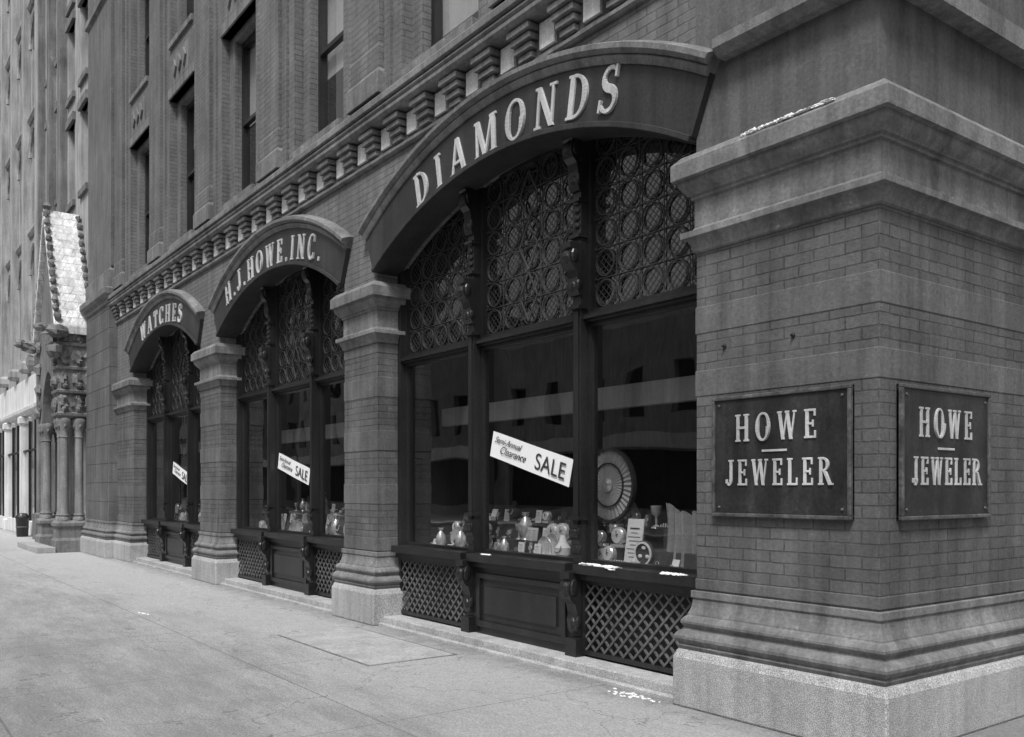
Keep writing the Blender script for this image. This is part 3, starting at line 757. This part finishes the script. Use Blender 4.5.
s.done('shopfront','shop',FB,.01);fb.done('shopfront_mullions','iron',FB);pos_.done('shopfront_posters','paper',FB)
B().add([(-62,.04,.5),(-29.2,.04,.5),(-29.2,.04,4.2),(-62,.04,4.2)],[(0,1,2,3)]).done('shopfront_glass','glass',FB)
B().box(-62,-29.2,1.8,1.9,0,4).done('shop_interior','pale_interior',FB)
B().box(-62,-29.2,.41,1.8,-.0,.5).done('shop_display_floor','shop',FB)
LB=empty('litter_bin')
B().lathe((-31.0,-.35,0),[(.17,0),(.18,.05),(.20,.6),(.22,.63),(.22,.66),(.14,.78),(.04,.8)],20).done('body','iron',LB,0,True)
B().lathe((-31.0,-.35,.3),[(.192,0),(.202,.02),(.202,.04),(.192,.05)],20).done('band','lattice',LB)
# ------------------------------------------------------------ ground
B().add([(-400,-400,-.16),(400,-400,-.16),(400,400,-.16),(-400,400,-.16)],[(0,1,2,3)]).done('ground','asphalt')
B().add([(-300,-17.5,-.15),(300,-17.5,-.15),(300,-7.6,-.15),(-300,-7.6,-.15)],[(0,1,2,3)]).done('road','asphalt')
q=B();x=-120
while x<100: q.add([(x,-12.6,-.146),(x+3,-12.6,-.146),(x+3,-12.48,-.146),(x,-12.48,-.146)],[(0,1,2,3)]); x+=9
q.done('road_markings','white')
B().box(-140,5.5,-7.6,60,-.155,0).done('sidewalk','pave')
B().box(-140,5.66,-7.76,-7.602,-.155,.006).done('kerb','granite',None,.015)
B().box(-140,60,-24,-17.5,-.155,0).done('sidewalk_opposite','slab')
e=empty('cellar_hatch')
B().box(-6.35,-5.31,-1.25,-.35,-.01,.009).box(-5.29,-4.25,-1.25,-.35,-.01,.009).done('slab','slab',e,.006)
B().box(-6.38,-4.22,-1.28,-.32,-.01,.004).done('curb_frame','stone2',e)
B().box(-19.3,-1.65,-.05,.015,-.01,.03).done('facade_edging','granite',None,.01)
# ------------------------------------------------------------ buildings opposite (seen in reflections)
random.seed(3); x=40
while x>-150:
    w_=random.uniform(11,18); h=random.uniform(9,15); e=empty('brick_commercial_building')
    ops=[]; n=int(w_//2.6); st=w_/n
    for i in range(n):
        for k in range(int((h-5)//3.6)): ops.append((x-w_+st*(i+.5)-.6,x-w_+st*(i+.5)+.6,5+3.6*k,7.2+3.6*k))
    ops.append((x-w_+.6,x-.6,.6,3.4))
    B().gridwall(x-w_,x,0,h,ops,-24,-24.4).done('wall',random.choice(('far','brick2','pale')),e)
    B().box(x-w_+.01,x-.01,-34,-24.42,0,h-.05).done('body_and_windows','dark',e)
    B().loft(x-w_+.05,x-.05,-24.4,-24.05,[(h-.5,0),(h-.3,.3),(h,.4),(h,0)]).box(x-w_+.3,x-.3,-24.1,-23.85,3.5,4.2).done('cornice_and_fascia','shop',e)
    x-=w_+(.0 if random.random()<.7 else 3)
# ------------------------------------------------------------ snow remnants
def snow(pts,name='snow_patch'):
    q=B()
    for x,y,z,a,b_,c in pts: q.ball((x,y,z),a,b_,c,12,.8)
    return q.done(name,'snow',None,0,True)
random.seed(5)
snow([(-2.95+.07*i+random.uniform(-.03,.03),.18+random.uniform(-.03,.02),.93,.07,.03,.016) for i in range(7)])
snow([(-1.95+.06*i,.16,.93,.05,.025,.012) for i in range(4)])
snow([(-4.5+.05*i,.17,.93,.04,.02,.010) for i in range(3)])
snow([(-1.98+random.gauss(0,.12),-.17+random.gauss(0,.03),.0,random.uniform(.006,.022),random.uniform(.005,.012),.006) for i in range(40)])
snow([(-.95+.03*i,-.105+random.uniform(-.008,.008),4.03,.03,.02,random.uniform(.006,.018)) for i in range(24)])
snow([(-9+random.gauss(0,.06),-2.0+random.gauss(0,.02),.0,.03,.015,.01) for i in range(5)])
# ------------------------------------------------------------ light, world, camera
w=bpy.data.worlds.new('World'); sc.world=w; w.use_nodes=True; nt=w.node_tree
bg=nt.nodes['Background']; sky=N(nt,'ShaderNodeTexSky',sky_type='NISHITA'); sky.sun_disc=False
EL,AZ=math.radians(56),math.radians(142)
sky.sun_elevation=EL; sky.sun_rotation=AZ; sky.dust_density=4; sky.air_density=1
bw=N(nt,'ShaderNodeRGBToBW'); nt.links.new(sky.outputs[0],bw.inputs[0]); nt.links.new(bw.outputs[0],bg.inputs[0]); bg.inputs[1].default_value=.15
S=bpy.data.lights.new('sun','SUN'); S.energy=3.1; S.angle=math.radians(12); so=bpy.data.objects.new('sun',S); COL.objects.link(so)
d=Vector((math.sin(AZ)*math.cos(EL),math.cos(AZ)*math.cos(EL),math.sin(EL)))
so.rotation_euler=d.to_track_quat('Z','Y').to_euler(); so.location=(10,-10,20)
cam=bpy.data.cameras.new('camera'); co=bpy.data.objects.new('camera',cam); COL.objects.link(co)
co.location=(3.08,-5.05,1.6); co.rotation_euler=(math.radians(90),0,math.radians(53.6))
cam.sensor_width=36; cam.lens=31.64; cam.shift_y=.1177; cam.clip_end=1500; cam.clip_start=.05
sc.camera=co
sc.view_settings.view_transform='Standard'; sc.view_settings.look='None'; sc.view_settings.exposure=0
